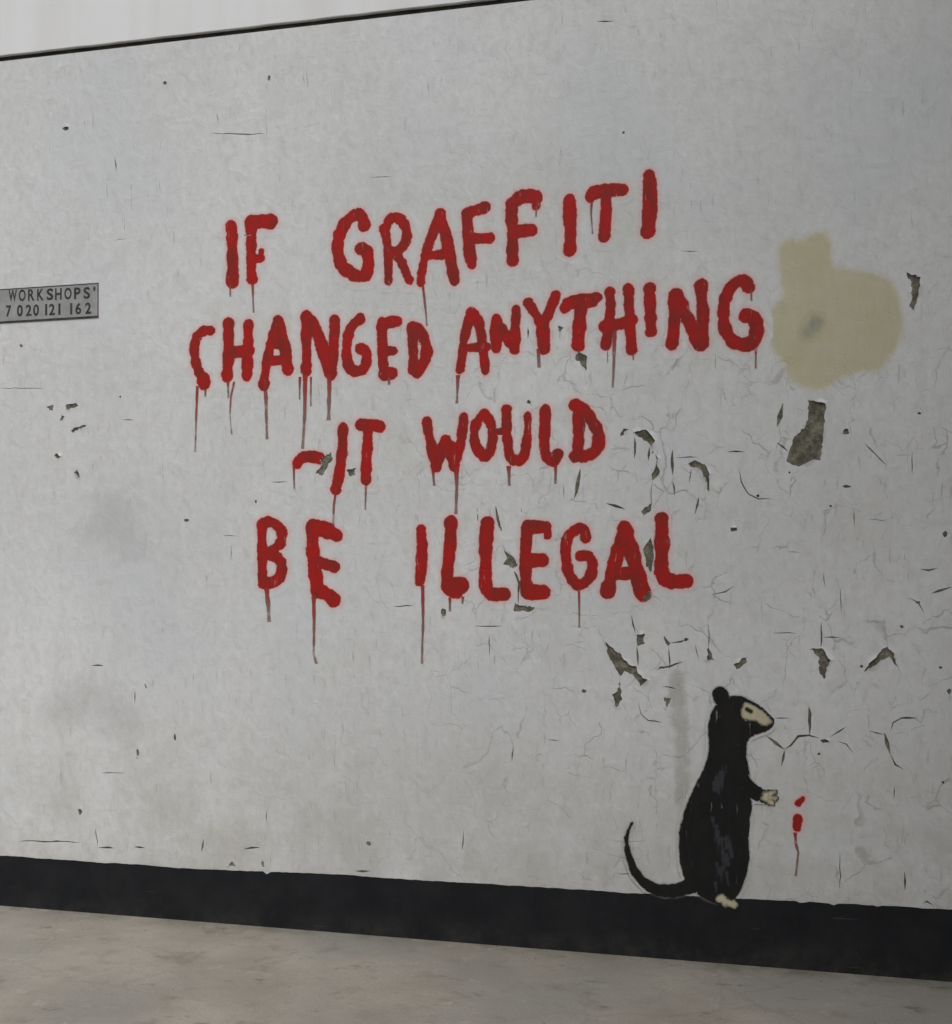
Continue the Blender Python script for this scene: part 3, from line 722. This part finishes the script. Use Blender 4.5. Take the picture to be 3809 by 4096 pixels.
word('red painted word ANYTHING, ending beside the cream patch', [
    ('b', [(38, 46, [(186, 1160), (200, 1060), (216, 950), (246, 862)]), (50, 38, [(246, 862), (285, 895), (305, 1020), (320, 1165)]), (42, [(205, 1045), (330, 1040)])], [('c', [(1233, 0), (1230, 60), (1225, 150)], 22)]),
    ('b', [(50, [(376, 895), (378, 1050)]), (48, [(376, 895), (420, 970), (472, 1050)]), (46, [(480, 840), (478, 1055)])], []),
    ('b', [(46, [(548, 808), (585, 870), (622, 925)]), (44, [(690, 770), (660, 850), (625, 925)]), (54, [(622, 910), (632, 1050)])], [('b', [(600, 1050), (604, 1150)], 22)]),
    ('b', [(46, [(740, 835), (752, 805), (830, 783), (912, 780)]), (54, [(760, 812), (890, 800)]), (58, [(826, 800), (810, 1030)])], []),
    ('b', [(44, [(978, 745), (982, 850), (956, 1035)]), (48, [(1075, 730), (1080, 860), (1092, 1055)]), (58, [(950, 932), (1020, 920), (1090, 900)])], [('b', [(1003, 950), (1000, 1100), (994, 1255)], 22), ('b', [(1100, 1060), (1102, 1110)], 12)]),
    ('b', [(52, [(1185, 730), (1190, 850), (1196, 955)])], []),
    ('b', [(58, [(1325, 765), (1320, 900), (1306, 1030)]), (56, [(1325, 765), (1380, 870), (1448, 1030)]), (54, [(1458, 715), (1470, 860), (1466, 1030)])], []),
    ('b', [(54, [(1708, 725), (1690, 692), (1650, 692), (1600, 740), (1573, 850), (1580, 950), (1630, 1018), (1690, 1030)]), (60, [(1690, 1030), (1738, 1020), (1755, 950), (1745, 890), (1695, 872)])], [('b', [(1722, 730), (1726, 800)], 14), ('b', [(1748, 1040), (1747, 1155)], 15)])])
word('red painted dash and word IT with a grey chip between them', [
    ('c', [(50, [(382, 465), (412, 433), (450, 430), (500, 440)])], [('c', [(366, 480), (368, 605)], 16)]),
    ('c', [(50, [(624, 280), (620, 400), (602, 530), (588, 600)])], [('c', [(590, 590), (578, 690), (574, 800)], 20)]),
    ('c', [(58, [(720, 262), (820, 272)]), (50, [(758, 270), (750, 400), (746, 555)])], [('c', [(746, 550), (742, 712)], 17)])])
word('red painted word WOULD in the third line of the slogan', [
    ('c', [(46, [(1065, 245), (1088, 365), (1115, 485)]), (50, [(1115, 485), (1165, 345)]), (52, [(1165, 345), (1212, 480)]), (44, [(1212, 480), (1245, 370), (1262, 225)]), (70, [(1180, 385), (1205, 400)])],
     [('c', [(1222, 490), (1224, 600), (1220, 735)], 28), ('c', [(1100, 500), (1105, 585)], 18)]),
    ('c', [(44, [(1368, 205), (1320, 260), (1316, 360), (1360, 440), (1405, 410), (1420, 320), (1405, 250), (1368, 205)])], []),
    ('c', [(46, [(1487, 185), (1490, 330), (1500, 430), (1540, 460), (1582, 440), (1598, 330)]), (34, [(1598, 340), (1600, 215)]), (30, [(1430, 300), (1490, 297)])], [('c', [(1500, 480), (1504, 585)], 22)]),
    ('c', [(48, [(1692, 190), (1687, 340), (1690, 430), (1742, 458)]), (50, [(1742, 458), (1758, 420)])], [('c', [(1748, 475), (1746, 575)], 18)]),
    ('d', [(50, [(942, 180), (946, 300), (936, 410)]), (54, [(928, 162), (1000, 205), (1058, 320), (1040, 400), (985, 430), (922, 430)])], [])])
word('red painted word BE, leftmost in the bottom line of the slogan', [
    ('c', [(46, [(195, 795), (198, 950), (200, 1105)]), (48, [(195, 790), (232, 768), (290, 800), (312, 855), (280, 910), (215, 945)]), (48, [(215, 945), (292, 962), (308, 1030), (285, 1088), (205, 1105)])], [('c', [(220, 1120), (228, 1200), (235, 1305)], 30)]),
    ('c', [(62, [(465, 805), (462, 930), (490, 1145)]), (66, [(465, 805), (525, 812), (588, 848)]), (56, [(475, 982), (575, 1012)]), (58, [(492, 1142), (535, 1152), (578, 1190)])], [('c', [(470, 1170), (472, 1300), (470, 1470), (484, 1525)], 23)])])
word('red painted word ILLEGAL, in the bottom line right of BE', [
    ('d', [(42, 50, [(114, 815), (118, 930), (106, 1090)])], [('c', [(1045, 1110), (1046, 1300), (1040, 1525)], 22)]),
    ('d', [(54, [(270, 770), (268, 880), (245, 1080), (265, 1145), (300, 1150)]), (74, [(262, 1115), (320, 1112)])], [('d', [(265, 1175), (265, 1250)], 18), ('d', [(332, 1170), (330, 1210)], 14)]),
    ('d', [(58, [(462, 785), (455, 900), (450, 1120), (480, 1160), (555, 1156)])], []),
    ('d', [(54, [(672, 795), (662, 950), (666, 1150)]), (54, [(672, 805), (765, 802)]), (34, [(780, 800), (780, 850)]), (62, [(675, 980), (752, 978)]), (74, [(680, 1150), (756, 1146)])], []),
    ('d', [(48, [(984, 860), (976, 808), (930, 812), (880, 860), (872, 960), (892, 1060), (940, 1120), (1000, 1085), (1022, 1010), (1000, 955), (958, 955)])], [('d', [(946, 1140), (950, 1335)], 14)]),
    ('d', [(60, [(1098, 1140), (1122, 1050), (1160, 900), (1188, 805)]), (66, [(1188, 805), (1225, 930), (1285, 1155)]), (58, [(1150, 1052), (1240, 1044)])], []),
    ('d', [(62, [(1382, 765), (1388, 900), (1376, 1040), (1405, 1085), (1450, 1095), (1515, 1088)])], [])])

for w in WORDS: build_word(*w)

# curled lips of paint along the larger openings
def signed(p): return sum(a[0] * b[1] - b[0] * a[1] for a, b in zip(p, p[1:] + p[:1]))
for poly, patch in HOLES:
    if not patch or area(poly) < 0.0004: continue
    cx_ = np.array([[sum(p[0] for p in poly) / len(poly)]]); cz_ = np.array([[sum(p[1] for p in poly) / len(poly)]])
    if min(float(field(cx_, cz_, o)[0, 0]) for w in WORDS for o in w[2]) < 0.06: continue
    n = len(poly); sg = 1 if signed(poly) > 0 else -1
    for _ in range(1 if area(poly) < 0.002 else 3):
        i0 = rng.randrange(n); m = min(n // 3, rng.randint(4, 8))
        if m < 3: continue
        V, Fc = [], []
        px_, pz_ = poly[i0]
        hgt = rng.uniform(0.003, 0.007)
        for q in range(m + 1):
            p = poly[(i0 + q) % n]; a = poly[(i0 + q - 1) % n]; b = poly[(i0 + q + 1) % n]
            dx, dz = b[0] - a[0], b[1] - a[1]; L = math.hypot(dx, dz) or 1
            nx, nz = dz / L * sg, -dx / L * sg            # away from the opening
            k_ = math.sin(math.pi * q / m)
            V += [(p[0] + nx * (0.004 + 0.012 * k_) - px_, -0.0003, p[1] + nz * (0.004 + 0.012 * k_) - pz_),
                  (p[0] + nx * 0.004 * k_ - px_, -0.0004 - hgt * 0.45 * k_, p[1] + nz * 0.004 * k_ - pz_),
                  (p[0] - nx * 0.003 * k_ - px_, -0.0005 - hgt * k_, p[1] - nz * 0.003 * k_ - pz_)]
        for q in range(m):
            for r_ in range(2): Fc.append((3 * q + r_, 3 * q + r_ + 1, 3 * q + 4 + r_, 3 * q + 3 + r_))
        link('paint_flake', mesh('paint_flake', V, Fc), M_COAT, wall, (px_ + 3, 0, pz_))

# cream cover-up patch
def late_cream(): return mark('cream_patch', [], 0.035, 0.010, -0.00018, M_CREAM, None, [smooth_line(SW('p', [(505, 300), (560, 250), (640, 275), (720, 210), (825, 205), (838, 420), (880, 445), (1060, 455), (1215, 505), (1255, 600), (1300, 820), (1235, 950), (1185, 1050), (1130, 1090), (1050, 1080), (960, 1110), (870, 1150), (800, 1195), (740, 1210), (640, 1180), (565, 1140), (535, 1020), (450, 920), (432, 800), (465, 690), (540, 610), (515, 480)]), 1)], others=[(o, ()) for w in WORDS for o in w[2]])
cream = late_cream()
mark('smudge', strokes_of('p', [(70, [(690, 840), (740, 770)])]), 0.02, 0.008, -0.0009, M_SMUDGE, cream, base=W(3235, 1330))
tag(cream, 'large cream paint patch covering the wall right of ANYTHING', 'paint patch')

# grey run of dampness left of the animal's neck
st = link('damp_stain', bpy.data.meshes.new('damp_stain'), None, wall); bpy.data.objects.remove(st)
o = mark('damp_stain', strokes_of('r', [(56, 44, [(500, 330), (510, 500), (525, 700), (528, 920)])]), 0.02, 0.008, -0.0004, M_STAIN, None)
o.parent = wall; o.location = o.location - wall.location

for q, (u, v, rx, rz) in enumerate(((450, 2130, 0.10, 0.16), (370, 2850, 0.20, 0.16))):
    x, z = W(u, v)
    o = mark('grime_bloom', [[(x - rx, z, 0.07), (x, z + rz * 0.4, 0.12), (x + rx, z - rz * 0.4, 0.08)]], 0.15, 0.02, -0.00035 - 0.0003 * q, M_GRIME, None)
    o.parent = wall; o.location = o.location - wall.location

# ------------------------------------------------------------------ black painted animal (plain upright rodent)
aw = W(2860, 3620)
animal = empty('painted_animal', (aw[0], 0, aw[1]), 'black painted upright rodent with pale face standing on the black base', 'painted animal')
def ell(u, v, rx, ry, rot=0, n=22):
    out = []
    for i in range(n):
        a = 2 * math.pi * i / n; x, y = rx * math.cos(a), ry * math.sin(a)
        out.append(W(u + x * math.cos(rot) - y * math.sin(rot), v + x * math.sin(rot) + y * math.cos(rot)))
    return out
def smooth_poly(P, it=2):
    for _ in range(it):
        Q = []
        for a, b in zip(P, P[1:] + P[:1]): Q += [(a[0] * .75 + b[0] * .25, a[1] * .75 + b[1] * .25), (a[0] * .25 + b[0] * .75, a[1] * .25 + b[1] * .75)]
        P = Q
    return P
body = [(2800, 3590), (2735, 3520), (2712, 3400), (2722, 3280), (2770, 3160), (2820, 3070), (2838, 2990), (2830, 2910), (2850, 2830), (2900, 2785),
        (2965, 2780), (3030, 2815), (3085, 2868), (3098, 2895), (3080, 2920), (3030, 2935), (2990, 2955), (2985, 3020), (3005, 3120), (3010, 3230), (2992, 3320),
        (3000, 3420), (2985, 3520), (2950, 3590), (2880, 3620)]
BP = [([], [smooth_poly([W(*p) for p in body])])]
mark('body', [], 0.01, 0.007, -0.0052, M_BLACK, animal, polys=BP[0][1], solid=True)
mark('ear', [], 0.01, 0.006, -0.0053, M_BLACK, animal, polys=[ell(2884, 2786, 34, 42, -0.3)], others=BP, solid=True)
mark('tail', strokes_of('0', [(50, 8, [(2770, 3540), (2690, 3566), (2610, 3556), (2545, 3500), (2512, 3420), (2505, 3340), (2530, 3290)])]), 0.008, 0.006, -0.0054, M_BLACK, animal, solid=True, others=BP)
mark('forelimb', strokes_of('0', [(62, 34, [(2960, 3110), (3010, 3170), (3062, 3185)])]), 0.008, 0.006, -0.0055, M_BLACK, animal, solid=True, others=BP)
mark('paw', strokes_of('0', [(22, 8, [(3062, 3180), (3098, 3168)]), (20, 8, [(3062, 3186), (3102, 3192)]), (20, 8, [(3058, 3192), (3090, 3212)])]), 0.006, 0.005, -0.0057, M_PALE, animal)
mark('face_patch', [], 0.01, 0.006, -0.0056, M_PALE, animal, [smooth_poly([W(*p) for p in [(2975, 2812), (3022, 2824), (3078, 2870), (3088, 2893), (3050, 2898), (3015, 2878), (2990, 2884), (2960, 2856)]])])
mark('eye', strokes_of('0', [(13, [(2988, 2836), (3004, 2846)])]), 0.004, 0.004, -0.0059, M_EYE, animal)
fur = []
for i in range(34):
    t = rng.random()
    u0, v0 = (2868 + 30 * math.sin(t * 3) + rng.uniform(-26, 26), 3270 + 260 * t) if i % 3 else (2850 + 60 * t + rng.uniform(-18, 18), 3150 - 120 * t)
    L = rng.uniform(22, 60)
    fur.append((rng.uniform(7, 13), 3, [(u0, v0), (u0 + rng.uniform(-8, 10), v0 + L)]))
mark('fur_highlight', strokes_of('0', fur), 0.008, 0.005, -0.0056, M_SMOKE, animal, solid=True)
mark('foot', strokes_of('0', [(26, 12, [(2885, 3592), (2915, 3612), (2942, 3618)]), (16, 8, [(2888, 3600), (2900, 3622)])]), 0.008, 0.006, -0.0057, M_PALE, animal)

# red dab with its run
rw = W(3195, 3330)
dab = empty('red_paint_dab', (rw[0], 0, rw[1]), 'small red paint dab with a thin drip right of the black rodent', 'paint mark')
bl = mark('blotch', strokes_of('e', [(130, 90, [(700, 810), (680, 950)])]), 0.02, 0.005, -0.0008, M_RED, dab)
mark('smear', strokes_of('e', [(52, 90, [(770, 520), (700, 590)])]), 0.03, 0.005, -0.0006, M_RED, dab)
drip_mesh('e', [(655, 1010), (665, 1170), (700, 1300), (660, 1640)], 46, bl)

# ------------------------------------------------------------------ notice plate at the left edge
sx1, sz1 = W(396, 1131); _, sz0 = W(396, 1272)
sx0 = sx1 - 1.15
sign = empty('notice_sign', ((sx0 + sx1) / 2, 0, sz0), 'grey notice plate with dark lettering WORKSHOPS on the left of the wall', 'sign')
def slink(name, V, Fc, mat):
    l = sign.location
    return link(name, mesh(name, [(x - l.x, y, z - l.z) for x, y, z in V], Fc), mat, sign)
slink('plate', *box_geo(sx0, sx1, -0.0022, -0.0004, sz0, sz1), M_SIGN)
slink('border', *box_geo(sx0, sx1, -0.0034, -0.0024, sz0 + 0.001, sz0 + 0.011), M_SIGNDARK)
slink('border', *box_geo(sx0, sx1, -0.0034, -0.0024, sz1 - 0.005, sz1 - 0.001), M_SIGNDARK)
slink('border', *box_geo(sx1 - 0.005, sx1 - 0.001, -0.0034, -0.0024, sz0 + 0.012, sz1 - 0.006), M_SIGNDARK)
def glyph(ch, u, v0, v1, width):
    """one printed character whose middle is at photo column u and whose height runs between rows v0 and v1"""
    cu = bpy.data.curves.new('letter', 'FONT'); cu.body = ch; cu.size = 1.0; cu.extrude = 0.0; cu.offset = 0.03
    tmp = bpy.data.objects.new('tmp', cu); COL.objects.link(tmp); bpy.context.view_layer.update()
    me = bpy.data.meshes.new_from_object(tmp.evaluated_get(bpy.context.evaluated_depsgraph_get()))
    bpy.data.objects.remove(tmp); bpy.data.curves.remove(cu)
    n = len(me.vertices); co = np.empty(n * 3); me.vertices.foreach_get('co', co); co = co.reshape(-1, 3)
    lo, hi = co.min(0), co.max(0)
    x, zt = W(u, v0); _, zb = W(u, v1)
    if ch == "'": zb = zt - (zt - zb) * 0.38
    out = np.zeros((n, 3)); w = width / ppm(u)
    out[:, 0] = ((co[:, 0] - lo[0]) / (hi[0] - lo[0]) - 0.5) * w; out[:, 2] = (co[:, 1] - lo[1]) / (hi[1] - lo[1]) * (zt - zb)
    me.vertices.foreach_set('co', out.ravel()); me.update(); me.name = 'letter'
    me.materials.clear(); l = sign.location
    link('letter', me, M_SIGNDARK, sign, (x - l.x, -0.0027, zb - l.z))
for ch, x, w in (('W', 195, 34), ('O', 335, 28), ('R', 470, 27), ('K', 605, 27), ('S', 745, 26), ('H', 870, 27), ('O', 1012, 29), ('P', 1150, 26), ('S', 1290, 26), ("'", 1402, 9)):
    u = x / 3.698; v = 1050 + (412 - x * 0.036) / 3.698
    glyph(ch, u, v, v + 47, w * 1.12)
for ch, x, w in (('7', 135, 22), ('0', 300, 24), ('2', 430, 24), ('0', 540, 24), ('1', 690, 9), ('2', 775, 24), ('1', 885, 9), ('1', 1060, 9), ('6', 1165, 24), ('2', 1310, 24)):
    u = x / 3.698; v = 1050 + (640 - x * 0.036) / 3.698
    glyph(ch, u, v, v + 46, w * 1.1)

# ------------------------------------------------------------------ unseen building, added to shade the right of the wall
BX = 3.5
nb = empty('added_shade_building', (6, -3, 0), 'tall unseen building added right of the white wall to shade it', 'building', None, 'thing')
def nlink(name, V, Fc, mat, par=None):
    p = (0, 0, 0) if par else (-6, 3, 0)
    return link(name, mesh(name, V, Fc), mat, par or nb, p)
nlink('wall', *box_geo(BX, 9.0, -6.2, 0.4, -0.4, 9.0), M_BRICK)
nlink('parapet', *box_geo(BX - 0.08, 9.1, -6.3, 0.5, 9.002, 9.3), M_KERB)
for z in (3.6, 6.2):  # windows made up for the added building
    for y in (-4.3, -2.2):
        fr = nlink('window', *box_geo(BX - 0.05, BX - 0.003, y, y + 0.9, z, z + 1.5), M_FRAME)
        nlink('pane', *box_geo(BX - 0.056, BX - 0.052, y + 0.07, y + 0.83, z + 0.07, z + 1.43), M_GLASS, fr)
